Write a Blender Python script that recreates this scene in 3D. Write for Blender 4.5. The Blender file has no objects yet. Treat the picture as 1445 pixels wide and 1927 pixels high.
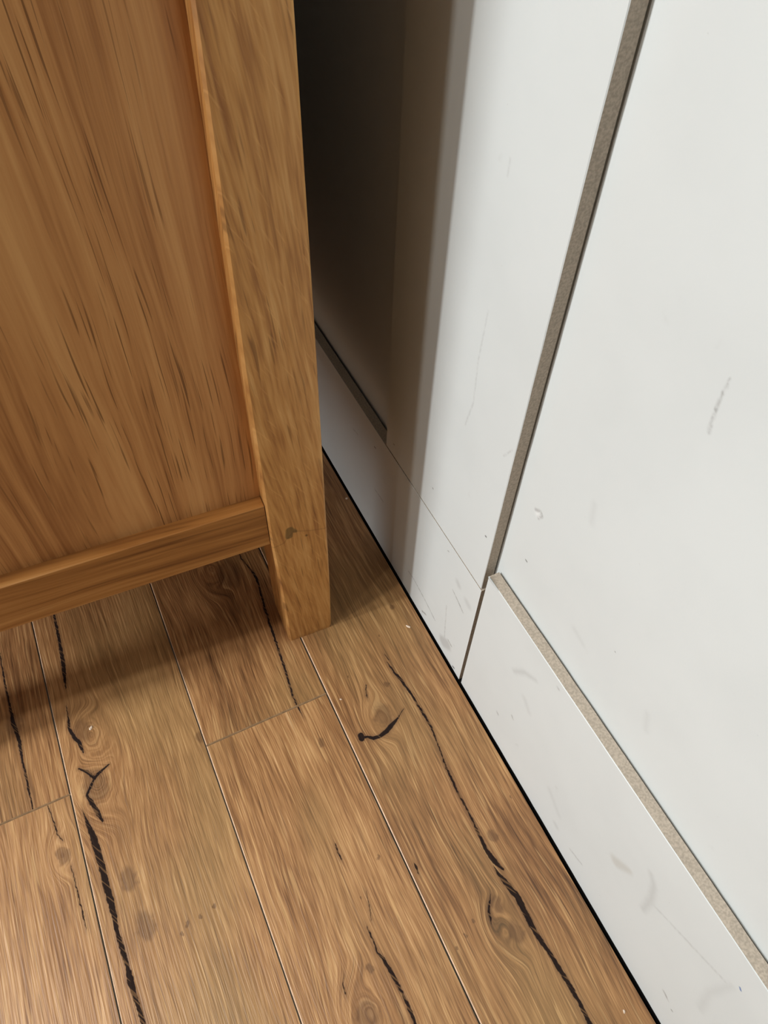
import bpy, bmesh, math, random
from mathutils import Matrix, Vector

# ----------------------------------------------------------------- camera, light, exposure
scene = bpy.context.scene
col = scene.collection
G = 0.8                       # one layout unit in metres
W_PX, H_PX, F_PX = 1445.0, 1927.0, 1378.34

cam_data = bpy.data.cameras.new('camera')
cam = bpy.data.objects.new('camera', cam_data)
col.objects.link(cam)
RC = ((0.898435, -0.438146, 0.029028), (-0.330931, -0.719072, -0.611082), (0.288616, 0.539411, -0.791035))
cx_, cy_, cz_ = (Vector(r) for r in RC)                 # camera right, down, forward in the room
rot = Matrix((cx_, -cy_, -cz_)).transposed()
cam.matrix_world = Matrix.Translation((0, 0, 1.06 * G)) @ rot.to_4x4()
cam_data.sensor_fit = 'VERTICAL'
cam_data.sensor_height = 24.0
cam_data.lens = 24.0 * F_PX / H_PX
cam_data.clip_start = 0.01
scene.camera = cam

world = bpy.data.worlds.new('room_light')
scene.world = world
world.use_nodes = True
bg = world.node_tree.nodes['Background']
bg.inputs['Color'].default_value = (0.97, 0.99, 1.0, 1)
bg.inputs['Strength'].default_value = 0.19


def area_light(name, loc, target, sx, sy, power, color):
    d = bpy.data.lights.new(name, 'AREA')
    d.shape = 'RECTANGLE'
    d.size, d.size_y = sx * G, sy * G
    d.energy = power
    d.color = color
    o = bpy.data.objects.new(name, d)
    col.objects.link(o)
    o.location = Vector(loc) * G
    v = (Vector(target) - Vector(loc)).normalized()
    z = -v
    x = Vector((0, 0, 1)).cross(z).normalized()
    y = z.cross(x)
    o.rotation_euler = Matrix((x, y, z)).transposed().to_euler()
    return o


# two tall narrow panes of a glazed door across the room
area_light('window_light', (-1.95, 0.634, 1.25), (0.35, 0.55, 0.45), 0.17, 1.95, 35, (0.97, 0.99, 1.0))
# small lamp on the ceiling of the room
area_light('ceiling_lamp_light', (-1.3, 0.275, 2.9), (0.1, 0.35, 0.2), 0.12, 0.12, 12.5, (1.0, 0.97, 0.92))

# added unseen spot that brightens the near wall and floor
sd = bpy.data.lights.new('added_fill_spot', 'SPOT')
sd.energy = 62
sd.spot_size = math.radians(34)
sd.spot_blend = 1.0
sd.shadow_soft_size = 0.03
sd.color = (0.97, 0.99, 1.0)
so = bpy.data.objects.new('added_fill_spot', sd)
col.objects.link(so)
so.location = Vector((-1.7, -0.35, 2.7)) * G
so.rotation_euler = (Vector((0.15, -0.22, 0.05)) - Vector((-1.7, -0.35, 2.7))).to_track_quat('-Z', 'Y').to_euler()

scene.view_settings.view_transform = 'Standard'
scene.view_settings.look = 'None'
scene.view_settings.gamma = 1.0
scene.view_settings.use_curve_mapping = False
scene.view_settings.exposure = 0.0
scene.cycles.max_bounces = 5
scene.cycles.diffuse_bounces = 4

# ----------------------------------------------------------------- marks of the real surfaces (layout units)
CRACKS = {'c1far': [[(-0.2823, 0.7236, 0.00073), (-0.2837, 0.6693, 0.00131), (-0.2824, 0.6244, 0.00173), (-0.2824, 0.5971, 0.00294), (-0.2805, 0.5848, 0.00259), (-0.2789, 0.5652, 0.00261), (-0.2796, 0.5325, 0.00163), (-0.2791, 0.5074, 0.00163),
            (-0.2786, 0.483, 0.00124), (-0.2778, 0.4596, 0.00098)]],
 'c1near': [[(-0.259, 0.456, 0.00065), (-0.2559, 0.4319, 0.00086), (-0.2546, 0.415, 0.00115), (-0.2504, 0.4028, 0.00086)], [(-0.246, 0.3654, 0.00058), (-0.2451, 0.3303, 0.00086), (-0.2441, 0.3009, 0.00115), (-0.2443, 0.284, 0.00027)]],
 'c2': [[(-0.1916, 0.7909, 0.00154), (-0.1939, 0.7495, 0.00196), (-0.1947, 0.7179, 0.0023), (-0.196, 0.6875, 0.00269), (-0.1984, 0.6542, 0.00307), (-0.2009, 0.6344, 0.00196), (-0.202, 0.6205, 0.00073)],
        [(-0.2072, 0.5928, 0.00038), (-0.2084, 0.5698, 0.00131), (-0.2104, 0.5553, 0.00229), (-0.2066, 0.5384, 0.00294), (-0.2021, 0.5288, 0.00311), (-0.1991, 0.5107, 0.00131)],
        [(-0.208, 0.4486, 0.00163), (-0.2045, 0.4357, 0.00317), (-0.2002, 0.4202, 0.00327), (-0.1961, 0.4043, 0.00163)],
        [(-0.2175, 0.4301, 0.00029), (-0.215, 0.4091, 0.00242), (-0.2119, 0.3882, 0.00432), (-0.2109, 0.3686, 0.00458), (-0.2101, 0.3496, 0.00425), (-0.2099, 0.3283, 0.00432), (-0.2094, 0.3015, 0.00403), (-0.2092, 0.2841, 0.00345),
         (-0.2102, 0.262, 0.0023), (-0.2086, 0.2393, 0.00317), (-0.2078, 0.2201, 0.0023), (-0.2082, 0.2072, 0.00432), (-0.2074, 0.1887, 0.00259), (-0.2059, 0.1679, 0.00259), (-0.205, 0.1538, 0.00271)]],
 'c3far': [[(0.118, 0.7493, 0.00061), (0.1173, 0.7343, 0.00123), (0.1218, 0.7171, 0.00111), (0.1255, 0.7023, 0.00195), (0.1273, 0.6867, 0.00223), (0.1265, 0.6725, 0.00167), (0.124, 0.6575, 0.00167), (0.1217, 0.6374, 0.00167),
            (0.1191, 0.6246, 0.00195), (0.119, 0.6126, 0.00186), (0.1167, 0.595, 0.00186), (0.1153, 0.5724, 0.00195), (0.1126, 0.5412, 0.00166), (0.1096, 0.5039, 0.00193), (0.1067, 0.4795, 0.00172), (0.1048, 0.4623, 0.00172),
            (0.1047, 0.4474, 0.00129)]],
 'c3near': [[(0.1049, 0.4463, 0.00101), (0.1058, 0.4364, 0.00122), (0.1065, 0.4245, 0.00032)], [(0.0781, 0.2401, 0.00076), (0.0772, 0.2293, 0.00152), (0.0778, 0.2194, 0.00082)],
            [(0.091, 0.17, 0.00029), (0.0881, 0.1545, 0.00072), (0.083, 0.1366, 0.00025)],
            [(0.0746, 0.1332, 0.00051), (0.0752, 0.1243, 0.00127), (0.0753, 0.1156, 0.00101), (0.0742, 0.1016, 0.00127), (0.0781, 0.0926, 0.00203), (0.0801, 0.0798, 0.00228), (0.0823, 0.0647, 0.00228), (0.0835, 0.0481, 0.00167),
             (0.084, 0.0278, 0.00228), (0.0833, 0.015, 0.00203)],
            [(0.0275, 0.0983, 0.00022), (0.0221, 0.0893, 0.00076), (0.0205, 0.0798, 0.00076)]],
 'c4': [[(0.2619, 0.4654, 0.00042), (0.2638, 0.4542, 0.00075)],
        [(0.2595, 0.4515, 0.00056), (0.2613, 0.4389, 0.00151), (0.2633, 0.4255, 0.00239), (0.2666, 0.4148, 0.00226), (0.268, 0.4005, 0.00201), (0.2698, 0.3846, 0.00186), (0.2711, 0.3678, 0.0019), (0.2718, 0.353, 0.00201),
         (0.272, 0.34, 0.0019), (0.2727, 0.3283, 0.00186), (0.2705, 0.3112, 0.00107), (0.2689, 0.2955, 0.00107), (0.2668, 0.2831, 0.00097), (0.2637, 0.2653, 0.00144), (0.2632, 0.2497, 0.00172), (0.2612, 0.2228, 0.00144),
         (0.2622, 0.2146, 0.00131), (0.2613, 0.1812, 0.00144), (0.2589, 0.1466, 0.00294), (0.2619, 0.1277, 0.0036), (0.2667, 0.1151, 0.00163)],
        [(0.258, 0.1243, 0.00033), (0.2587, 0.1137, 0.00196), (0.2618, 0.0985, 0.00374), (0.2666, 0.0781, 0.00425), (0.2659, 0.055, 0.00374), (0.2652, 0.0325, 0.00317), (0.2684, 0.0114, 0.00259), (0.2703, -0.0113, 0.00317),
         (0.272, -0.0334, 0.00288), (0.2726, -0.0518, 0.00259), (0.2715, -0.0777, 0.00288)],
        [(0.1633, 0.1723, 0.00068), (0.1635, 0.1666, 0.00219), (0.163, 0.1581, 0.0003)], [(0.2373, 0.0967, 0.00032), (0.229, 0.0873, 0.00166), (0.2247, 0.0811, 0.00146), (0.2221, 0.0725, 0.00146), (0.2194, 0.0665, 0.00037)],
        [(0.2136, 0.4306, 0.00053), (0.2098, 0.4234, 0.0012), (0.2065, 0.4145, 0.00107), (0.2065, 0.4109, 0.00038)]]}
SEGS = {'c2': [[(-0.2103, 0.4896, 0.00104), (-0.201, 0.4809, 0.00242), (-0.193, 0.4664, 0.00229)], [(-0.1702, 0.4777, 0.00098), (-0.1873, 0.4708, 0.00242), (-0.1937, 0.4661, 0.00202)],
        [(-0.1937, 0.4661, 0.00144), (-0.2015, 0.4565, 0.00202), (-0.2082, 0.4476, 0.00163)]],
 'c4': [[(0.1723, 0.3619, 0.00426), (0.172, 0.3572, 0.00479)],
        [(0.1723, 0.3578, 0.00237), (0.1806, 0.3559, 0.00166), (0.1873, 0.35, 0.00284), (0.1975, 0.3486, 0.00284), (0.2096, 0.3512, 0.00356), (0.2202, 0.356, 0.00356), (0.2327, 0.3615, 0.00151), (0.2482, 0.3714, 0.00047)]]}
KNOTS = {'c1near': [(-0.2534, 0.3828, 0.0159)], 'c2': [(-0.1908, 0.4619, 0.0319), (-0.1835, 0.5312, 0.0217)], 'c3far': [(0.0646, 0.7303, 0.0255)], 'c3near': [(0.0399, 0.047, 0.025)], 'c4': [(0.2119, 0.3727, 0.018), (0.2316, 0.0502, 0.0192)]}
STAINS = {'c1far': [(-0.2824, 0.5933, 0.0149)],
 'c1near': [(-0.2534, 0.3828, 0.0101)],
 'c2': [(-0.1819, 0.3178, 0.0131), (-0.1937, 0.4563, 0.021), (-0.1763, 0.254, 0.0145), (-0.0423, 0.4605, 0.0077), (-0.1291, 0.2341, 0.0041), (-0.1109, 0.2352, 0.0029), (-0.0917, 0.2389, 0.0029), (-0.1372, 0.2268, 0.0029),
        (-0.281, 0.2386, 0.0017), (-0.194, 0.5438, 0.0165)],
 'c3far': [(0.0874, 0.7138, 0.0267)],
 'c3near': [(0.1231, 0.2004, 0.0035), (0.082, 0.166, 0.0023), (0.059, 0.09, 0.0057), (0.0378, 0.048, 0.015), (0.1155, 0.378, 0.0064)],
 'c4': [(0.2164, 0.3763, 0.0156), (0.2432, 0.4182, 0.0046), (0.1945, 0.4549, 0.0021), (0.268, 0.4991, 0.0023), (0.1993, 0.0794, 0.0027), (0.1832, 0.0696, 0.0031), (0.1655, 0.0624, 0.0024), (0.2771, 0.1568, 0.0072), (0.3257, 0.1905, 0.0023),
        (0.311, 0.5382, 0.0053), (0.2374, 0.0832, 0.0096), (0.2427, 0.0449, 0.0112)]}
MARKS = {'far': [([(0.6865, 0.1252, 0.00102), (0.6683, 0.1276, 0.00135), (0.6554, 0.1278, 0.00102)], 0.35, 'g'), ([(0.7709, 0.1875, 0.00135), (0.7546, 0.1915, 0.00125)], 0.25, 'g'),
         ([(0.5561, 0.0592, 0.00068), (0.5369, 0.0616, 0.00102), (0.4981, 0.056, 0.00102), (0.4644, 0.0476, 0.00104)], 0.5, 'g'), ([(0.4347, 0.1805, 0.00087), (0.4177, 0.1745, 0.00148), (0.4025, 0.1677, 0.00108)], 0.45, 'g'),
         ([(0.5014, 0.016, 0.00184), (0.4906, 0.0233, 0.00147)], 0.6, 'g'), ([(0.4336, 0.0281, 0.01115), (0.4223, 0.0385, 0.01039)], 0.28, 'g'), ([(0.423, 0.0531, 0.00139), (0.4109, 0.0515, 0.00137)], 0.45, 'g'),
         ([(0.3981, 0.0068, 0.00173), (0.394, 0.0086, 0.00173)], 0.8, 'd'), ([(0.6918, 0.2227, 0.00125), (0.6874, 0.2239, 0.00125)], 0.7, 'd'), ([(0.4609, 0.2427, 0.00079), (0.4588, 0.2438, 0.00079)], 0.6, 'd'),
         ([(0.4276, 0.2108, 0.00464), (0.4232, 0.2083, 0.00464)], 0.2, 'g'), ([(0.4006, 0.2006, 0.00542), (0.3946, 0.1989, 0.00592)], 0.16, 'g'), ([(0.4419, 0.1257, 0.00089), (0.4322, 0.0441, 0.00102)], 0.22, 'g'),
         ([(0.449, -0.0129, 0.00297), (0.4416, -0.0071, 0.00223)], 0.6, 't'), ([(0.4146, 0.0004, 0.00346), (0.4079, 0.0007, 0.00297)], 0.4, 't')],
 'near': [([(-0.0954, 0.2596, 0.00096), (-0.0978, 0.2577, 0.00125)], 0.85, 'b'), ([(-0.0826, 0.0715, 0.00173), (-0.0874, 0.0694, 0.00149), (-0.0929, 0.0669, 0.00091)], 0.38, 'g'),
          ([(-0.102, 0.0606, 0.00124), (-0.103, 0.0607, 0.00099)], 0.6, 'd'), ([(0.0186, 0.2272, 0.00307), (0.0086, 0.2172, 0.00384), (-0.0004, 0.1893, 0.00422), (-0.0047, 0.1526, 0.00338)], 0.18, 'g'),
          ([(0.0484, 0.1591, 0.00795), (0.033, 0.1801, 0.00423)], 0.22, 't'), ([(-0.0073, 0.1871, 0.00154), (-0.0488, 0.213, 0.00192), (-0.0882, 0.2379, 0.00173)], 0.13, 'g'),
          ([(0.2824, 0.2103, 0.00285), (0.2671, 0.2362, 0.00326), (0.2473, 0.2523, 0.00204)], 0.2, 'g'), ([(0.2174, 0.2932, 0.00154), (0.214, 0.2927, 0.00147)], 0.3, 'g'),
          ([(0.0928, 0.0431, 0.00151), (0.0794, 0.048, 0.00151), (0.071, 0.0519, 0.00151)], 0.3, 'g'), ([(0.2517, 0.1901, 0.00448), (0.2371, 0.1783, 0.00358)], 0.12, 'g'), ([(0.1595, 0.0938, 0.0037), (0.1309, 0.0739, 0.00402)], 0.1, 'g'),
          ([(0.1272, 0.0434, 0.00402), (0.1242, 0.0427, 0.00402)], 0.16, 'g'), ([(-0.1057, 0.141, 0.00405), (-0.094, 0.1871, 0.00369), (-0.093, 0.2458, 0.00277)], 0.1, 'g'),
          ([(0.259, 0.1186, 0.00179), (0.2551, 0.1155, 0.00147)], 0.35, 'g'), ([(0.2844, 0.0745, 0.00212), (0.2818, 0.0738, 0.00217)], 0.25, 'g')],
 'panel': [([(0.3465, 0.4586, 0.0019), (0.3392, 0.4636, 0.00218), (0.3353, 0.461, 0.00228), (0.3395, 0.4532, 0.00218)], 0.35, 'g'), ([(0.3425, 0.456, 0.00291), (0.3402, 0.4579, 0.00305)], 0.5, 'w'),
           ([(0.2191, 0.7452, 0.00072), (0.2181, 0.733, 0.00072)], 0.28, 'g'), ([(0.2185, 0.7327, 0.00072), (0.2174, 0.7191, 0.00108)], 0.26, 'g'), ([(0.2174, 0.7191, 0.00108), (0.2139, 0.7005, 0.00134)], 0.22, 'g'),
           ([(0.3375, 0.3761, 0.00099), (0.3352, 0.376, 0.00111)], 0.7, 'd'), ([(0.1892, 0.4153, 0.00067), (0.1887, 0.4151, 0.00067)], 0.6, 'd'), ([(0.2799, 0.5445, 0.00268), (0.2747, 0.5226, 0.00233)], 0.1, 'g'),
           ([(0.2419, 0.3739, 0.00305), (0.2236, 0.3696, 0.00228)], 0.1, 'g'), ([(0.129, 0.3935, 0.00268), (0.1208, 0.372, 0.00268)], 0.1, 'g')],
 'stile': [([(0.6317, 0.2885, 0.00104), (0.6287, 0.2892, 0.00104)], 0.6, 'd'), ([(0.5176, 0.3147, 0.00096), (0.516, 0.3145, 0.00104)], 0.7, 'd'),
           ([(0.4628, 0.6355, 0.00053), (0.465, 0.5714, 0.00084), (0.4611, 0.5189, 0.00084), (0.4692, 0.4782, 0.00101)], 0.16, 'g'), ([(0.3846, 0.5202, 0.00066), (0.3948, 0.5016, 0.00066)], 0.2, 'g'),
           ([(0.3939, 0.3618, 0.00114), (0.392, 0.3624, 0.00114)], 0.6, 'd'), ([(0.394, 0.3613, 0.00091), (0.3921, 0.3619, 0.00091)], 0.5, 'd'), ([(0.4677, 0.776, 0.00124), (0.4677, 0.7631, 0.00124)], 0.1, 'g')]}



# ----------------------------------------------------------------- node expressions
def lin(r, g, b):
    f = lambda c: (c / 255 / 12.92) if c / 255 <= 0.04045 else ((c / 255 + 0.055) / 1.055) ** 2.4
    return (f(r), f(g), f(b), 1.0)


class NT:
    def __init__(self, name):
        self.mat = bpy.data.materials.new(name)
        self.mat.use_nodes = True
        self.t = self.mat.node_tree
        self.b = self.t.nodes['Principled BSDF']
        tc = self.t.nodes.new('ShaderNodeTexCoord')
        vm = self.t.nodes.new('ShaderNodeVectorMath')
        vm.operation = 'SCALE'
        self.t.links.new(tc.outputs['Object'], vm.inputs[0])
        vm.inputs['Scale'].default_value = 1.0 / G
        self.p = vm.outputs[0]
        sp = self.t.nodes.new('ShaderNodeSeparateXYZ')
        self.t.links.new(self.p, sp.inputs[0])
        self.x, self.y, self.z = (X(self, sp.outputs[i]) for i in range(3))

    def put(self, sock, v):
        if isinstance(v, X):
            v = v.s
        if hasattr(v, 'links') or isinstance(v, bpy.types.NodeSocket):
            self.t.links.new(v, sock)
        else:
            sock.default_value = v

    def m(self, op, a, b=None, c=None, clamp=False):
        n = self.t.nodes.new('ShaderNodeMath')
        n.operation = op
        n.use_clamp = clamp
        for i, v in enumerate((a, b, c)):
            if v is not None:
                self.put(n.inputs[i], v)
        return X(self, n.outputs[0])

    def vec(self, x, y, z=0.0):
        n = self.t.nodes.new('ShaderNodeCombineXYZ')
        for i, v in enumerate((x, y, z)):
            self.put(n.inputs[i], v)
        return n.outputs[0]

    def noise(self, x, y, z=0.0, detail=2.0, rough=0.5, dist=0.0):
        n = self.t.nodes.new('ShaderNodeTexNoise')
        n.inputs['Scale'].default_value = 1.0
        n.inputs['Detail'].default_value = detail
        n.inputs['Roughness'].default_value = rough
        n.inputs['Distortion'].default_value = dist
        self.t.links.new(self.vec(x, y, z), n.inputs['Vector'])
        return X(self, n.outputs[0])

    def smooth(self, v, a, b):
        n = self.t.nodes.new('ShaderNodeMapRange')
        n.interpolation_type = 'SMOOTHSTEP'
        self.put(n.inputs['Value'], v)
        n.inputs['From Min'].default_value = a
        n.inputs['From Max'].default_value = b
        return X(self, n.outputs['Result'])

    def ramp(self, v, stops):
        n = self.t.nodes.new('ShaderNodeValToRGB')
        e = n.color_ramp.elements
        while len(e) < len(stops):
            e.new(0.5)
        for el, (p, c) in zip(e, stops):
            el.position = p
            el.color = c
        self.put(n.inputs[0], v)
        return n.outputs[0]

    def mix(self, f, a, b, mode='MIX'):
        n = self.t.nodes.new('ShaderNodeMix')
        n.data_type = 'RGBA'
        n.blend_type = mode
        n.clamp_factor = True
        self.put(n.inputs[0], f)
        self.put(n.inputs[6], a)
        self.put(n.inputs[7], b)
        return n.outputs[2]

    def curve(self, v, pts):
        n = self.t.nodes.new('ShaderNodeFloatCurve')
        c = n.mapping.curves[0]
        n.mapping.use_clip = True
        while len(c.points) < len(pts):
            c.points.new(0.5, 0.5)
        for q, (a, b) in zip(c.points, pts):
            q.location = (a, b)
            q.handle_type = 'VECTOR'
        n.mapping.update()
        self.put(n.inputs['Value'], v)
        return X(self, n.outputs[0])

    def crack(self, x, y, pts):
        """signed depth inside a long crack x = c(y) with a width that changes along it"""
        pts = sorted(pts, key=lambda q: q[1])
        y0, y1 = pts[0][1] - 0.004, pts[-1][1] + 0.004
        xs = [q[0] for q in pts]
        x0, x1 = min(xs) - 0.004, max(xs) + 0.004
        nn = lambda q: (q[1] - y0) / (y1 - y0)
        t = (y - y0) * (1.0 / (y1 - y0))
        cc = self.curve(t, [(0.0, (xs[0] - x0) / (x1 - x0))] + [(nn(q), (q[0] - x0) / (x1 - x0)) for q in pts] + [(1.0, (xs[-1] - x0) / (x1 - x0))])
        ww = self.curve(t, [(0.0, 0.0)] + [(nn(q), (q[2] + 0.001) / 0.008) for q in pts] + [(1.0, 0.0)])
        d = ww * 0.008 - 0.001 - self.m('ABSOLUTE', x - (cc * (x1 - x0) + x0))
        return d

    def strokes(self, u, v, lines, soft=0.0008, raw=False):
        """mask of short strokes given as polylines with radii"""
        best = None
        p = self.vec(u, v, 0.0)
        for ln in lines:
            for a, b in zip(ln[:-1], ln[1:]):
                s1 = self.t.nodes.new('ShaderNodeVectorMath'); s1.operation = 'SUBTRACT'
                self.t.links.new(p, s1.inputs[0]); s1.inputs[1].default_value = (a[0], a[1], 0)
                dt = self.t.nodes.new('ShaderNodeVectorMath'); dt.operation = 'DOT_PRODUCT'
                ba = (b[0] - a[0], b[1] - a[1]); bb = max(ba[0] ** 2 + ba[1] ** 2, 1e-9)
                self.t.links.new(s1.outputs[0], dt.inputs[0]); dt.inputs[1].default_value = (ba[0] / bb, ba[1] / bb, 0)
                h = self.m('ADD', X(self, dt.outputs['Value']), 0.0, clamp=True)
                sc = self.t.nodes.new('ShaderNodeVectorMath'); sc.operation = 'SCALE'
                sc.inputs[0].default_value = (ba[0], ba[1], 0); self.t.links.new(h.s, sc.inputs['Scale'])
                s2 = self.t.nodes.new('ShaderNodeVectorMath'); s2.operation = 'DISTANCE'
                self.t.links.new(s1.outputs[0], s2.inputs[0]); self.t.links.new(sc.outputs[0], s2.inputs[1])
                d = X(self, s2.outputs['Value']) - (h * (b[2] - a[2]) + a[2])
                best = d if best is None else self.m('MINIMUM', best, d)
        return best * -1.0 if raw else self.smooth(best * -1.0, -soft, soft)

    def blob(self, x, y, c, rx, ry):
        return self.m('EXPONENT', (((x - c[0]) * (1 / rx)) ** 2 + ((y - c[1]) * (1 / ry)) ** 2) * -1.0)

    def near(self, x, y, spots):
        """1 inside any of the discs (x, y, r), else 0"""
        p = self.vec(x, y, 0.0)
        best = None
        for cx, cy, r in spots:
            v = self.t.nodes.new('ShaderNodeVectorMath')
            v.operation = 'DISTANCE'
            self.t.links.new(p, v.inputs[0])
            v.inputs[1].default_value = (cx, cy, 0)
            d = self.m('SUBTRACT', X(self, v.outputs['Value']), r)
            best = d if best is None else self.m('MINIMUM', best, d)
        return best

    def finish_marked(self, mask, color, rough, bump, strength, dist, spec):
        """second surface shown only where the mask is 1"""
        b1, self.b = self.b, self.t.nodes.new('ShaderNodeBsdfPrincipled')
        self.finish(color, rough, bump, strength, dist, 0.45)
        self.put(self.b.inputs['Specular IOR Level'], spec)
        mx = self.t.nodes.new('ShaderNodeMixShader')
        self.put(mx.inputs[0], mask)
        self.t.links.new(b1.outputs[0], mx.inputs[1])
        self.t.links.new(self.b.outputs[0], mx.inputs[2])
        out = [q for q in self.t.nodes if q.type == 'OUTPUT_MATERIAL'][0]
        self.t.links.new(mx.outputs[0], out.inputs['Surface'])
        return self.mat

    def finish(self, color, rough=0.5, bump=None, strength=0.2, dist=0.001, spec=0.5):
        self.put(self.b.inputs['Base Color'], color)
        self.put(self.b.inputs['Roughness'], rough)
        self.b.inputs['Specular IOR Level'].default_value = spec
        if bump is not None:
            n = self.t.nodes.new('ShaderNodeBump')
            n.inputs['Strength'].default_value = strength
            n.inputs['Distance'].default_value = dist * G
            self.put(n.inputs['Height'], bump)
            self.t.links.new(n.outputs[0], self.b.inputs['Normal'])
        return self.mat


class X:
    def __init__(self, nt, s):
        self.n, self.s = nt, s

    def __add__(self, o): return self.n.m('ADD', self, o)
    def __sub__(self, o): return self.n.m('SUBTRACT', self, o)
    def __mul__(self, o): return self.n.m('MULTIPLY', self, o)
    def __pow__(self, o): return self.n.m('MULTIPLY', self, self) if o == 2 else self.n.m('POWER', self, o)


# ----------------------------------------------------------------- materials
def floor_wood(name, seed, cracks=(), segs=(), knots=(), stains=(), tone=0.0, grey=0.0, rings=0.62):
    n = NT(name)
    x, y = n.x, n.y
    wob = (n.noise(x * 8.0, y * 4.0, seed, 1.0) - 0.5) * 0.026 + (n.noise(x * 34.0, y * 14.0, seed + 3, 1.0) - 0.5) * 0.0028
    psi = x + wob
    knz = n.noise(x * 40.0, y * 26.0, seed + 5, 2.0, 0.6)
    for i, (kx, ky, r) in enumerate(knots):
        g = n.blob(x + wob * 0.6, y + wob, (kx, ky), r * 1.7, r * 2.5)
        psi = (psi - kx) * (g * -0.80 + 1.0) + kx
        d = n.m('SQRT', ((x - kx) ** 2) * 1.5 + ((y - ky) ** 2) * 0.65 + 0.00001)
        w = n.smooth(g, 0.30, 0.95) * rings
        psi = psi + ((d + (knz - 0.5) * 0.012) * 0.8 + kx - psi) * w
    fine = n.noise(psi * 560.0, y * 20.0, seed, 2.0, 0.65)
    mid = n.noise(psi * 240.0, y * 8.0, seed + 7, 2.0, 0.55)
    broad = n.noise(psi * 40.0, y * 2.4, seed + 11, 2.0, 0.5)
    cloud = n.noise(x * 16.0, y * 7.0, seed + 15, 2.0, 0.5)
    tint = n.noise(x * 7.0, y * 4.0, seed + 25, 1.0, 0.5)
    v = (fine - 0.5) * 0.80 + (mid - 0.5) * 0.62 + (broad - 0.5) * 0.40 + (cloud - 0.5) * 0.35 + (0.475 + tone)
    c = n.ramp(v, [(0.10, lin(72, 47, 28)), (0.34, lin(128, 89, 54)), (0.54, lin(160, 116, 73)), (0.74, lin(188, 143, 95)), (0.95, lin(218, 178, 130))])
    c = n.mix(n.smooth(tint + grey, 0.42, 0.75) * 0.55, c, n.mix(0.6, c, lin(160, 134, 86)))
    # brushed pale streaks and dark pores
    pale = n.smooth(n.noise(psi * 330.0, y * 12.0, seed + 31, 1.0), 0.58, 0.70)
    c = n.mix(pale * 0.36, c, lin(220, 178, 122))
    pore = n.smooth(n.noise(psi * 420.0, y * 15.0, seed + 37, 1.0), 0.62, 0.74)
    c = n.mix(pore * 0.42, c, lin(92, 64, 40))
    h = n.noise(x * 420.0 + y * 6.0, y * 15.0, seed, 1.0, 0.6) * 1.3
    n.finish(c, 0.38, h, 0.34, 0.0012, 0.45)
    if not (cracks or segs or stains):
        return n.mat
    # only the neighbourhood of stains and cracks carries them
    near = n.near(x, y, [(q[0], q[1], q[2] * 2.7) for q in stains] + [(0.5 * (a[0] + b[0]), 0.5 * (a[1] + b[1]), 0.5 * math.hypot(a[0] - b[0], a[1] - b[1]) + max(a[2], b[2]) + 0.010) for ln in segs for a, b in zip(ln[:-1], ln[1:])]) if (stains or segs) else None
    for k in cracks:
        xs = [q[0] for q in k]
        ys = [q[1] for q in k]
        bx = n.m('ABSOLUTE', x - 0.5 * (min(xs) + max(xs))) - (0.5 * (max(xs) - min(xs)) + 0.0145)
        by = n.m('ABSOLUTE', y - 0.5 * (min(ys) + max(ys))) - (0.5 * (max(ys) - min(ys)) + 0.0145)
        bb = n.m('MAXIMUM', bx, by)
        near = bb if near is None else n.m('MINIMUM', near, bb)
    mask = n.m('LESS_THAN', near, 0.0)
    jx = x + (n.noise(x * 110.0, y * 90.0, seed + 41, 2.0, 0.6) - 0.5) * 0.013
    lump = n.noise(x * 60.0, y * 45.0, seed + 44, 1.0)
    dark = None
    for s in stains:
        bl = n.blob(jx, y, s, s[2] * 0.95, s[2] * 1.35)
        if s[2] < 0.006:
            bl = n.smooth(bl + (fine - 0.5) * 0.5, 0.36, 0.75) * 1.1
        else:
            bl = n.smooth(bl + (mid - 0.5) * 0.45 + (lump - 0.5) * 0.5, 0.26, 0.72)
        dark = bl if dark is None else n.m('MAXIMUM', dark, bl)
    if dark is not None:
        c = n.mix(dark * 0.52, c, lin(84, 56, 35))
    jc = x + (n.noise(x * 260.0, y * 170.0, seed + 51, 1.0) - 0.5) * 0.0030
    ck = None
    for k in cracks:
        q = n.crack(jc, y, k)
        ck = q if ck is None else n.m('MAXIMUM', ck, q)
    if segs:
        q = n.strokes(jc, y, segs, raw=True)
        ck = q if ck is None else n.m('MAXIMUM', ck, q)
    if ck is None:
        return n.finish_marked(mask, c, 0.38, h, 0.34, 0.0012, 0.45)
    halo = n.smooth(ck + (mid - 0.5) * 0.006, -0.0050, 0.0005)
    c = n.mix(halo * 0.38, c, lin(104, 72, 46))
    ck = n.smooth(ck, -0.0005, 0.0007)
    wisp = n.smooth(n.noise(x * 420.0 + y * 240.0, y * 34.0, seed + 61, 0.0), 0.60, 0.68)
    ckc = n.mix(wisp * 0.50, lin(26, 22, 25), lin(130, 98, 68))
    c = n.mix(ck * 0.95, c, ckc)
    return n.finish_marked(mask, c, ck * 0.5 + 0.38, h, 0.34, 0.0012, ck * -0.40 + 0.45)


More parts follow.
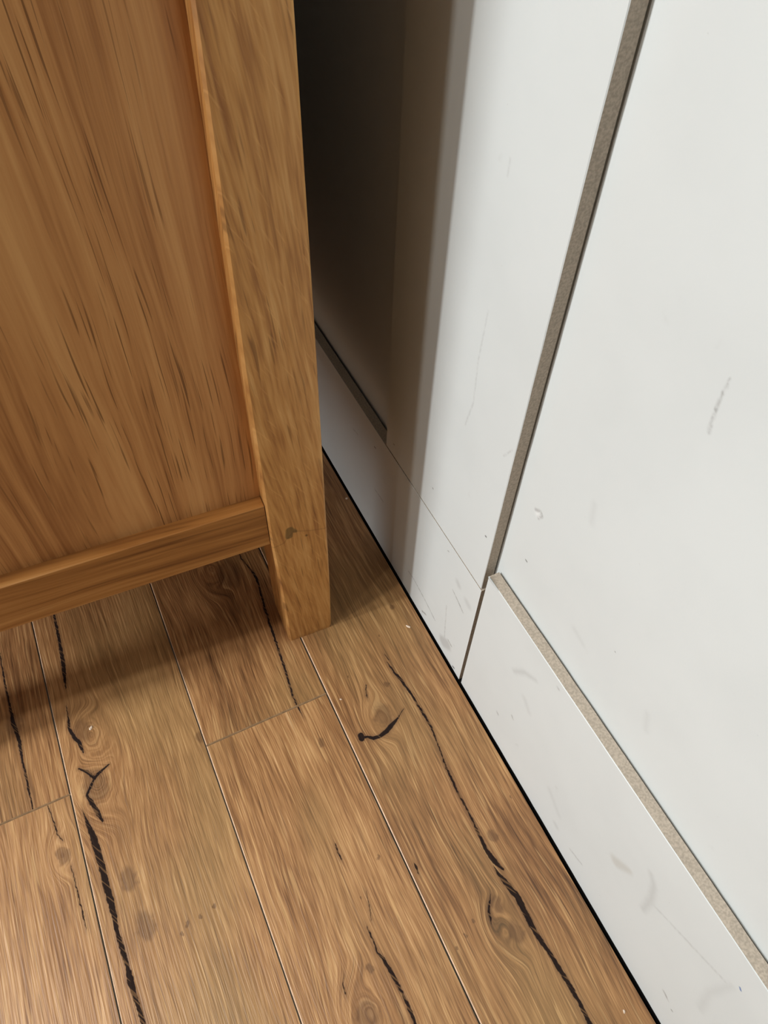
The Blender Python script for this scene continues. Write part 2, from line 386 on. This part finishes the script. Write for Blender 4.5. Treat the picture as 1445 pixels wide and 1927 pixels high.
def plain(name, color, rough=0.6, var=0.0, scale=200.0, bump=0.0, spec=0.4):
    n = NT(name)
    q = n.noise(n.x * scale, n.y * scale, n.z * scale, 3.0, 0.6) if False else None
    t = n.t.nodes.new('ShaderNodeTexNoise')
    t.inputs['Scale'].default_value = scale
    t.inputs['Detail'].default_value = 4.0
    n.t.links.new(n.p, t.inputs['Vector'])
    v = X(n, t.outputs[0])
    dk = tuple(c * (1 - var) for c in color[:3]) + (1,)
    lt = tuple(min(1, c * (1 + var)) for c in color[:3]) + (1,)
    c = n.mix(n.smooth(v, 0.3, 0.7), dk, lt)
    return n.finish(c, rough, v if bump else None, bump, 0.001, spec)


MARK_COL = {'g': lin(120, 118, 116), 'd': lin(52, 48, 46), 't': lin(150, 136, 112), 'b': lin(40, 92, 160), 'w': lin(250, 250, 248)}


def white_paint(name, marks, base, seed, soil=0.5):
    """primed board face; marks lie in the plane of the wall (y, z)"""
    n = NT(name)
    y, z = n.y, n.z
    cl = n.noise(y * 7.0, z * 7.0, seed, 3.0, 0.55)
    c = n.mix(n.smooth(cl, 0.38, 0.72) * 0.5, base, tuple(v * 0.93 for v in base[:3]) + (1,))
    sm = n.smooth(n.noise(y * 34.0 + z * 12.0, z * 26.0 - y * 10.0, seed + 4, 3.0, 0.6), 0.66, 0.86)
    c = n.mix(sm * (0.20 * soil), c, lin(140, 136, 130))
    sp = n.smooth(n.noise(y * 210.0, z * 210.0, seed + 9, 1.0), 0.80, 0.86)
    c = n.mix(sp * (0.35 * soil), c, lin(110, 104, 98))
    orange = n.noise(y * 420.0, z * 420.0, seed + 21, 1.0, 0.5)
    relief = orange * 0.5
    n.finish(c, 0.42, relief, 0.10, 0.0012, 0.4)
    discs = []
    for ln, op, key in marks:
        for a, b in zip(ln[:-1], ln[1:]):
            discs.append((0.5 * (a[0] + b[0]), 0.5 * (a[1] + b[1]), 0.5 * math.hypot(a[0] - b[0], a[1] - b[1]) + max(a[2], b[2]) + 0.0085))
    mask = n.m('LESS_THAN', n.near(y, z, discs), 0.0)
    jy = y + (n.noise(y * 160.0, z * 160.0, seed + 13, 2.0) - 0.5) * 0.003
    brk = n.smooth(n.noise(y * 190.0, z * 190.0, seed + 17, 2.0), 0.36, 0.58)
    for key in 'gdtbw':
        for op, wide in sorted({(m[1], m[0][0][2] > 0.0024) for m in marks if m[2] == key}):
            ls = [m[0] for m in marks if m[2] == key and m[1] == op and (m[0][0][2] > 0.0024) == wide]
            if wide:
                k = n.strokes(jy, z, ls, 0.0052) * 0.85
            elif key in 'db':
                k = n.strokes(jy, z, ls, 0.0009)
            else:
                k = n.strokes(jy, z, ls, 0.0018) * (brk * 0.75 + 0.45)
            c = n.mix(k * op if key in 'dbw' else k * min(0.9, op * 1.4), c, MARK_COL[key])
    return n.finish_marked(mask, c, 0.42, relief, 0.10, 0.0012, 0.4)


def oak(name, seed, along='z', cols=None, pores=0.6, slant=0.0, cath=None, fleck=0.0, fscale=1.0, g_=1.0, marks=(), con=(0.45, 0.55, 0.70)):
    """oak with the grain along one local axis"""
    n = NT(name)
    if along == 'z':
        a, c1, c2 = n.z, n.x, n.y
    elif along == 'x':
        a, c1, c2 = n.x, n.z, n.y
    else:
        a, c1, c2 = n.y, n.z, n.x
    u = c1 + c2 * 0.83 + a * slant
    u = u + (n.noise(u * 8.0, a * 2.2, seed, 1.0) - 0.5) * 0.035 + (n.noise(u * 40.0, a * 9.0, seed + 2, 1.0) - 0.5) * 0.004
    if cath:
        g = n.blob(u, a, (cath[0], cath[1]), cath[2], cath[3])
        u = (u - cath[0]) * (g * -0.65 + 1.0) + cath[0]
    f = fscale
    fine = n.noise(u * 430.0 * f, a * 12.0 * g_, seed + 5, 2.0, 0.6)
    mid = n.noise(u * 150.0 * f, a * 4.0 * g_, seed + 8, 2.0, 0.55)
    broad = n.noise(u * 34.0 * f, a * 1.5, seed + 12, 2.0, 0.5)
    v = (fine - 0.5) * con[0] + (mid - 0.5) * con[1] + (broad - 0.5) * con[2] + 0.5
    cols = cols or [lin(112, 68, 32), lin(146, 96, 50), lin(172, 120, 66)]
    c = n.ramp(v, [(0.22, cols[0]), (0.5, cols[1]), (0.80, cols[2])])
    po = n.smooth(n.noise(u * 500.0 * f, a * 11.0 * g_, seed + 17, 1.0), 0.60, 0.70)
    po = po * n.smooth(n.noise(u * 26.0, a * 3.0, seed + 19, 1.0), 0.36, 0.56)
    c = n.mix(po * pores, c, tuple(q * 0.45 for q in cols[0][:3]) + (1,))
    h = n.noise((c1 + c2 * 0.83 + a * slant) * 330.0 * f, a * 13.0 * g_, seed + 5, 1.0, 0.6)
    if fleck:
        fl = n.smooth(n.noise(u * 300.0 + a * 110.0, a * 26.0, seed + 23, 1.0), 0.62, 0.74)
        c = n.mix(fl * fleck, c, tuple(min(1, q * 1.25) for q in cols[2][:3]) + (1,))
    for ls, op, cc in marks:
        c = n.mix(n.strokes(n.x + (fine - 0.5) * 0.003, n.z, ls, 0.0016) * op, c, cc)
    return n.finish(c, 0.42, h, 0.22, 0.0010, 0.4)


# ----------------------------------------------------------------- mesh helpers (layout units in, metres out)
def link(o, parent=None, kind=None, label=None, cat=None, group=None):
    col.objects.link(o)
    if parent is not None:
        o.parent = parent
    if kind: o['kind'] = kind
    if label: o['label'] = label
    if cat: o['category'] = cat
    if group: o['group'] = group
    return o


def mesh(name, verts, faces, mats, idx=None, smooth=False):
    me = bpy.data.meshes.new(name)
    me.from_pydata([tuple(c * G for c in v) for v in verts], [], faces)
    for m in mats:
        me.materials.append(m)
    if idx:
        for p, i in zip(me.polygons, idx):
            p.material_index = i
    bm = bmesh.new()
    bm.from_mesh(me)
    bmesh.ops.recalc_face_normals(bm, faces=bm.faces)
    bm.to_mesh(me)
    bm.free()
    if smooth:
        for p in me.polygons:
            p.use_smooth = True
    return bpy.data.objects.new(name, me)


def box(name, lo, hi, mats, bevel=0.0, idx=None):
    (a, b, c), (d, e, f) = lo, hi
    v = [(a, b, c), (d, b, c), (d, e, c), (a, e, c), (a, b, f), (d, b, f), (d, e, f), (a, e, f)]
    fs = [(0, 1, 2, 3), (4, 5, 6, 7), (0, 1, 5, 4), (1, 2, 6, 5), (2, 3, 7, 6), (3, 0, 4, 7)]
    o = mesh(name, v, fs, mats, idx)
    if bevel:
        bm = bmesh.new()
        bm.from_mesh(o.data)
        bmesh.ops.bevel(bm, geom=list(bm.edges), offset=bevel * G, segments=2, profile=0.6, affect='EDGES')
        bm.to_mesh(o.data)
        bm.free()
    return o


def loft(name, sections, mats, face_mat, cap_mat=0):
    """closed rings of equal length joined into a solid; face_mat(k) = material of the k-th side"""
    n = len(sections[0])
    v = [p for s in sections for p in s]
    fs, ix = [], []
    for i in range(len(sections) - 1):
        for k in range(n):
            k2 = (k + 1) % n
            fs.append((i * n + k, i * n + k2, (i + 1) * n + k2, (i + 1) * n + k))
            ix.append(face_mat(k))
    fs.append(tuple(range(n))); ix.append(cap_mat)
    m = (len(sections) - 1) * n
    fs.append(tuple(m + k for k in range(n))); ix.append(cap_mat)
    return mesh(name, v, fs, mats, ix)


# ----------------------------------------------------------------- the setting
XW, TB, GAP = 0.348, 0.0146, 0.0026          # face of the boards, board thickness, slit behind them
XP = XW + TB + GAP                            # face of the recessed panels
Y0, Y1 = -1.0, 2.3
WHITE = lin(208, 213, 212)

m_far = white_paint('primed_board_far', MARKS['far'], WHITE, 2.0, 1.2)
m_near = white_paint('primed_board_near', MARKS['near'], WHITE, 5.0, 0.9)
m_stile = white_paint('primed_stile', MARKS['stile'], WHITE, 8.0, 0.5)
m_panel = white_paint('primed_panel', MARKS['panel'], WHITE, 11.0, 0.5)
m_plainw = plain('wall_paint', lin(206, 203, 197), 0.6, 0.03, 8.0)
m_dim = plain('dark_bounce_cut', lin(46, 42, 38), 0.7, 0.03, 8.0)  # dark tone chosen to swallow bounced light
m_mdf = plain('raw_fibreboard_edge', lin(184, 172, 156), 0.85, 0.16, 420.0, 0.35, 0.2)
m_void = plain('shade_black_underlay', lin(14, 14, 16), 0.9, 0.1, 60.0)  # near-black, paints the slit below the baseboards as deep shade
m_core_shade = plain('plank_core_bevel_shade', lin(70, 66, 56), 0.8, 0.1, 60.0)  # plank sides; also paints shade on the bevel turned from the window
m_bevel_lit = plain('plank_bevel_lit', lin(212, 178, 146), 0.45, 0.12, 140.0)  # pale colour paints the light caught by the window-side bevel
m_butt = plain('plank_butt_edge', lin(150, 120, 86), 0.6, 0.15, 140.0)

# wall behind the panelling, two sheets of recessed panel as its parts
wall_right = link(box('wall_right', (XP + 0.010, Y0, -0.02), (XP + 0.11, Y1, 3.0), [m_plainw]), None, 'structure',
                  'white wall behind the board panelling', None)
link(box('panel', (XP, Y0, 0.0), (XP + 0.010, 0.515, 3.0), [m_panel]), wall_right)
link(box('panel', (XP, 0.5165, 0.0), (XP + 0.010, Y1, 3.0), [m_panel]), wall_right)


def jit(rng, a):
    return (rng.random() - 0.5) * 2 * a


def baseboard(name, ya, yb, z0, z1, mat, seed, label, rough=0.0003, b=0.0007):
    rng = random.Random(seed)
    secs = []
    n = max(24, int((yb - ya) / 0.012))
    for i in range(n + 1):
        y = ya + (yb - ya) * i / n
        d = jit(rng, rough)
        secs.append([(XW, y, z0 + jit(rng, rough * 1.3)), (XW, y, z1 - b + d), (XW + b, y, z1 + d * 0.4), (XW + TB, y, z1 + jit(rng, rough)), (XW + TB, y, z0)])
    return link(loft(name, secs, [mat, m_mdf], lambda k: 0 if k in (0, 1) else 1, 1), None, 'structure', label)


bb_near = baseboard('baseboard_front', Y0, 0.3705, 0.0022, 0.3065, m_near, 3, 'taller white primed baseboard with bare brown top edge')
bb_far = baseboard('baseboard_back', 0.3772, Y1, 0.0010, 0.2620, m_far, 4, 'lower white primed baseboard running behind the oak cabinet', 0.00015, 0.0003)
for bb, y0, y1, z1 in ((bb_near, Y0 + 0.05, 0.33, 0.27), (bb_far, 0.43, Y1 - 0.05, 0.225)):
    link(box('packer', (XW + TB - 0.0005, y0, 0.03), (XP, y1, z1), [m_mdf]), bb)


def stile(name, ya, yb, z0, z1, seed, label):
    rng = random.Random(seed)
    secs = []
    n = 120
    b = 0.0008
    for i in range(n + 1):
        z = z0 + (z1 - z0) * i / n
        e, e2 = jit(rng, 0.0005), jit(rng, 0.0003)
        secs.append([(XW + b, ya + e * 0.5, z), (XW, ya + b + e, z), (XW, yb - b + e2, z), (XW + b, yb + e2, z), (XW + TB, yb, z), (XW + TB, ya, z)])
    o = link(loft(name, secs, [m_stile, m_mdf], lambda k: 0 if k in (0, 1, 2) else 1, 1), None, 'structure', label)
    link(box('packer', (XW + TB - 0.0005, ya + 0.02, z0 + 0.05), (XP, yb - 0.02, z1 - 0.05), [m_mdf]), o)
    return o


stile('trim_1', 0.3790, 0.6540, 0.2652, 3.0, 7, 'wide white primed upright board between the two recessed panels')

# lifted sliver of paper face at the top corner of the near baseboard
v = [(XW - 0.0002, 0.3695, 0.3020), (XW - 0.0002, 0.3480, 0.3045), (XW - 0.0026, 0.3690, 0.3100), (XW - 0.0012, 0.3560, 0.3082), (XW - 0.0002, 0.3480, 0.3062),
     (XW + 0.0005, 0.3695, 0.3020), (XW + 0.0005, 0.3480, 0.3045), (XW - 0.0018, 0.3690, 0.3100), (XW - 0.0004, 0.3560, 0.3082), (XW + 0.0005, 0.3480, 0.3062)]
fs = [(0, 1, 4, 3, 2), (5, 7, 8, 9, 6), (0, 2, 7, 5), (2, 3, 8, 7), (3, 4, 9, 8), (4, 1, 6, 9), (1, 0, 5, 6)]
link(mesh('lifted_edge', v, fs, [m_near]), bb_near, None, 'lifted sliver of paper face at the board corner')

# sub-floor and floor planks
floor = link(box('floor', (-2.0, Y0, -0.06), (XP + 0.01, Y1, -0.0102), [m_void]), None, 'structure', 'brown oak-look laminate plank floor')
PW = 0.1905
COLS = [(-0.0376 + PW * i, -0.0376 + PW * (i + 1)) for i in range(-10, 1)]
XE = 0.3438
COLS.append((0.1535, XE))
BB = 0.0014


def plank(x0, x1, y0, y1, mat, wall_end=False):
    t, e = -0.0100, 0.00012
    x0 += e; x1 -= e; y0 += e; y1 -= e
    br = 0.0006 if wall_end else BB
    be = 0.0015
    top = [(x0 + BB, y0 + be, 0), (x1 - br, y0 + be, 0), (x1 - br, y1 - be, 0), (x0 + BB, y1 - be, 0)]
    d = 0.0013
    rim = [(x0, y0, -d), (x1, y0, -d), (x1, y1, -d), (x0, y1, -d)]
    bot = [(x0, y0, t), (x1, y0, t), (x1, y1, t), (x0, y1, t)]
    fs = [(0, 1, 2, 3), (0, 4, 5, 1), (1, 5, 6, 2), (2, 6, 7, 3), (3, 7, 4, 0), (4, 8, 9, 5), (5, 9, 10, 6), (6, 10, 11, 7), (7, 11, 8, 4), (8, 11, 10, 9)]
    ix = [0, 2, 3, 2, 1, 3, 3, 3, 3, 3]  # left bevel painted lit, right bevel painted shaded
    return link(mesh('plank', top + rim + bot, fs, [mat, m_bevel_lit, m_butt, m_core_shade], ix), floor)


def feat(k):
    return dict(cracks=CRACKS.get(k, ()), segs=SEGS.get(k, ()), knots=KNOTS.get(k, ()), stains=STAINS.get(k, ()))


mats = {
    'c1far': floor_wood('laminate_a', 1.3, tone=-0.02, **feat('c1far')),
    'c1near': floor_wood('laminate_b', 21.7, tone=0.12, **feat('c1near')),  # raised tone paints in the brighter light at lower left
    'c2': floor_wood('laminate_c', 42.1, tone=0.05, grey=0.08, rings=0.9, **feat('c2')),  # tone raised too, some brighter light put into the colour
    'c3far': floor_wood('laminate_d', 63.9, tone=-0.03, **feat('c3far')),
    'c3near': floor_wood('laminate_e', 85.2, tone=0.06, grey=-0.08, **feat('c3near')),  # near plank lightened, stronger light painted into its tone
    'c4': floor_wood('laminate_f', 107.6, tone=-0.02, grey=0.02, **feat('c4')),
    'g1': floor_wood('laminate_g', 131.0, tone=0.0),
    'g2': floor_wood('laminate_h', 155.0, tone=0.03),
}
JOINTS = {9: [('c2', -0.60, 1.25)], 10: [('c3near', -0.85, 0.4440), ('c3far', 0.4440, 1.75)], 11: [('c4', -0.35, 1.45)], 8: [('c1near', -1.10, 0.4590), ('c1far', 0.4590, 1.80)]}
for i, (xa, xb) in enumerate(COLS):
    rows = list(JOINTS.get(i, []))
    if not rows:
        s = -1.2 + ((i * 0.53) % 1.5)
        rows = [('g1' if i % 2 else 'g2', s, s + 1.5)]
    lo, hi = rows[0][1], rows[-1][2]
    if lo > Y0: rows.insert(0, ('g2' if i % 2 else 'g1', Y0, lo))
    if hi < Y1: rows.append(('g1' if i % 3 else 'g2', hi, Y1))
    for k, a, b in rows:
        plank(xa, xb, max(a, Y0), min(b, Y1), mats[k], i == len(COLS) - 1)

# far end of the room, then unseen surfaces added to limit stray light
link(box('wall_back', (-2.0, Y1, -0.06), (XP + 0.11, Y1 + 0.1, 3.0), [m_plainw]), None, 'structure', 'plain white wall at the far end of the room')
link(box('ceiling', (-2.0, Y0 - 0.1, 3.0), (XP + 0.11, Y1 + 0.1, 3.1), [m_plainw]), None, 'structure', 'unseen white ceiling added to block light from above')  # added to keep world light from falling in from above
link(box('wall_left_light_block', (-2.1, Y0 - 0.1, -0.06), (-2.0, 0.05, 3.0), [m_plainw]), None, 'structure', 'unseen white wall added to narrow the lit opening')  # added to limit the angle of light from the opening
link(box('wall_front_bounce_block', (-2.0, Y0 - 0.1, -0.06), (XP + 0.11, Y0, 3.0), [m_dim]), None, 'structure', 'unseen dark wall added behind the camera to cut bounced light')  # added to keep the gap behind the cabinet dark

# ----------------------------------------------------------------- oak cabinet
cab = bpy.data.objects.new('oak_cabinet', None)
link(cab, None, None, 'honey oak cabinet with recessed end panel standing on tapered feet beside the white wall', 'cabinet')
cab.location = (0.2035 * G, 0.5467 * G, 0)
cab.rotation_euler = (0, 0, math.radians(-2.37))

OAK = [lin(156, 103, 58), lin(194, 139, 84), lin(214, 162, 103)]
LEG_MARKS = [([[(-0.0490, 0.2780, 0.0048), (-0.0470, 0.2920, 0.0052)], [(-0.0470, 0.2920, 0.0050), (-0.0400, 0.2850, 0.0030)]], 0.75, lin(96, 78, 44)),
             ([[(-0.0720, 0.2640, 0.0006), (-0.0580, 0.2670, 0.0008), (-0.0420, 0.2860, 0.0008), (-0.0200, 0.2760, 0.0007), (0.0030, 0.2700, 0.0007)]], 0.40, lin(92, 62, 30)),
             ([[(-0.0258, 0.2690, 0.0013), (-0.0254, 0.2675, 0.0013)]], 0.8, lin(60, 38, 20))]
m_leg = oak('oak_leg', 3.1, 'z', [lin(154, 101, 52), lin(196, 142, 79), lin(218, 168, 104)], 0.50, 0.11, None, 0.22, 0.62, 1.3, LEG_MARKS, (0.85, 0.75, 0.35))
m_rail = oak('oak_rail', 9.4, 'x', [lin(112, 66, 26), lin(166, 112, 56), lin(194, 142, 82)], 0.45, 0.02, None, 0.0, 0.5, 0.6, (), (0.5, 1.0, 0.9))
m_endp = oak('oak_veneer', 14.8, 'z', OAK, 0.78, 0.0, (-0.23, 0.30, 0.09, 0.55), 0.0, 1.0, 0.9, (), (0.40, 0.65, 0.95))
m_body = oak('oak_body', 19.2, 'y', OAK, 0.5)
m_back = plain('cabinet_back_board_shade', lin(44, 30, 20), 0.8, 0.1, 40.0)  # darkened to deepen the shade between cabinet and wall

LEN, DEP, TOPZ = 1.30, 0.72, 1.30              # along the wall, away from it, height


def leg(xl, xr, yf, yb, mirror=False):
    """post: rows of (z, left, right) follow the slightly swelling, footed shape"""
    prof = [(0.0, 0.0050, 0.0028, 0.0008), (0.008, 0.0048, 0.0018, 0.0), (0.11, 0.0038, 0.0002, 0.0), (0.17, 0.0030, 0.0, 0.0), (0.272, 0.0, 0.0, 0.0), (0.57, 0.0, 0.0008, 0.0), (0.88, 0.0046, 0.0028, 0.0), (TOPZ - 0.03, 0.0046, 0.0028, 0.0)]
    secs = []
    c = 0.0026
    for z, dl, dr, fr in prof:
        if mirror: dl, dr = dr, dl
        l, r, f, b = xl + dl, xr - dr, yf + fr, yb - fr
        secs.append([(l + c, f, z), (r - c, f, z), (r, f + c, z), (r, b - c, z), (r - c, b, z), (l + c, b, z), (l, b - c, z), (l, f + c, z)])
    o = loft('leg', secs, [m_leg], lambda k: 0)
    return link(o, cab)


XL, XR = -0.0735, 0.0040
leg(XL, XR, 0.0, 0.0765)
leg(XL, XR, LEN - 0.0765, LEN)
leg(-DEP, -DEP + 0.0775, 0.0, 0.0765, True)
leg(-DEP, -DEP + 0.0775, LEN - 0.0765, LEN, True)
# end rails, end panels (near and far end)
for yf, s in ((0.0, 1), (LEN, -1)):
    def yy(a, b):
        p, q = yf + s * a, yf + s * b
        return (min(p, q), max(p, q))
    a, b = yy(0.0030, 0.030)
    link(box('bottom_rail', (-DEP + 0.078, a, 0.2705), (XL - 0.0007, b, 0.3510), [m_rail], 0.0011), cab)
    link(box('top_rail', (-DEP + 0.078, a, TOPZ - 0.11), (XL - 0.0007, b, TOPZ - 0.03), [m_rail], 0.0022), cab)
    a, b = yy(0.0210, 0.029)
    link(box('end_panel', (-DEP + 0.07, a, 0.3470), (XL + 0.006, b, TOPZ - 0.05), [m_endp]), cab)
# back board towards the wall, bottom board, front towards the room, top
link(box('back_board', (-0.012, 0.0765, 0.285), (-0.004, LEN - 0.0765, TOPZ - 0.03), [m_back]), cab)
link(box('bottom_board', (-DEP + 0.02, 0.031, 0.290), (-0.013, LEN - 0.031, 0.312), [m_body]), cab)
link(box('front_rail', (-DEP + 0.004, 0.0770, 0.2705), (-DEP + 0.019, LEN - 0.0770, 0.3510), [m_body], 0.002), cab)
half = (LEN - 2 * 0.0770) / 2
for i in range(2):
    y0 = 0.0770 + half * i + 0.002
    d = link(box('door', (-DEP + 0.002, y0, 0.3540), (-DEP + 0.019, y0 + half - 0.004, TOPZ - 0.035), [m_body], 0.003), cab)
    yk = y0 + (half - 0.05 if i == 0 else 0.046)
    link(box('knob', (-DEP - 0.022, yk - 0.014, 0.84), (-DEP + 0.0015, yk + 0.014, 0.868), [m_leg], 0.006), d)
link(box('top', (-DEP - 0.02, -0.02, TOPZ - 0.03), (0.010, LEN + 0.02, TOPZ), [m_body], 0.004), cab)

# ----------------------------------------------------------------- crumbs on the floor
m_crumb = plain('plaster_crumb', lin(226, 206, 184), 0.8, 0.1, 300.0)


def crumb(x, y, l, w, h, ang, seed, label):
    rng = random.Random(seed)
    n = 7
    ring0, ring1 = [], []
    ca, sa = math.cos(ang), math.sin(ang)
    for i in range(n):
        t = 2 * math.pi * i / n
        r = 1 + jit(rng, 0.25)
        px, py = l * r * math.cos(t), w * r * math.sin(t)
        q = (px * ca - py * sa, px * sa + py * ca)
        ring0.append((q[0], q[1], 0.0))
        ring1.append((q[0] * 0.6, q[1] * 0.6, h * (1 + jit(rng, 0.3))))
    v = ring0 + ring1
    fs = [(i, (i + 1) % n, n + (i + 1) % n, n + i) for i in range(n)] + [tuple(range(n)), tuple(range(n, 2 * n))]
    o = mesh('crumb', v, fs, [m_crumb])
    o.location = (x * G, y * G, 0.00005)
    return link(o, None, None, label, 'crumb', 'pale crumbs on the floor')


crumb(0.3190, 0.4937, 0.0048, 0.0016, 0.0012, -0.9, 1, 'long pale crumb on the floor near the end of the cabinet shadow')
crumb(-0.1817, 0.5421, 0.0034, 0.0022, 0.0016, 0.9, 2, 'pale crumb on the knotty plank under the cabinet rail')
crumb(0.3376, 0.7804, 0.0030, 0.0020, 0.0014, 0.3, 3, 'crumb in the dark shade between cabinet leg and baseboard')
crumb(0.3162, -0.0834, 0.0022, 0.0016, 0.0014, 1.2, 4, 'tiny tan crumb at the bottom edge nearest the baseboard')
crumb(0.1685, 0.4260, 0.0018, 0.0012, 0.0010, 2.0, 5, 'tiny pale crumb beside the plank seam in front of the leg')
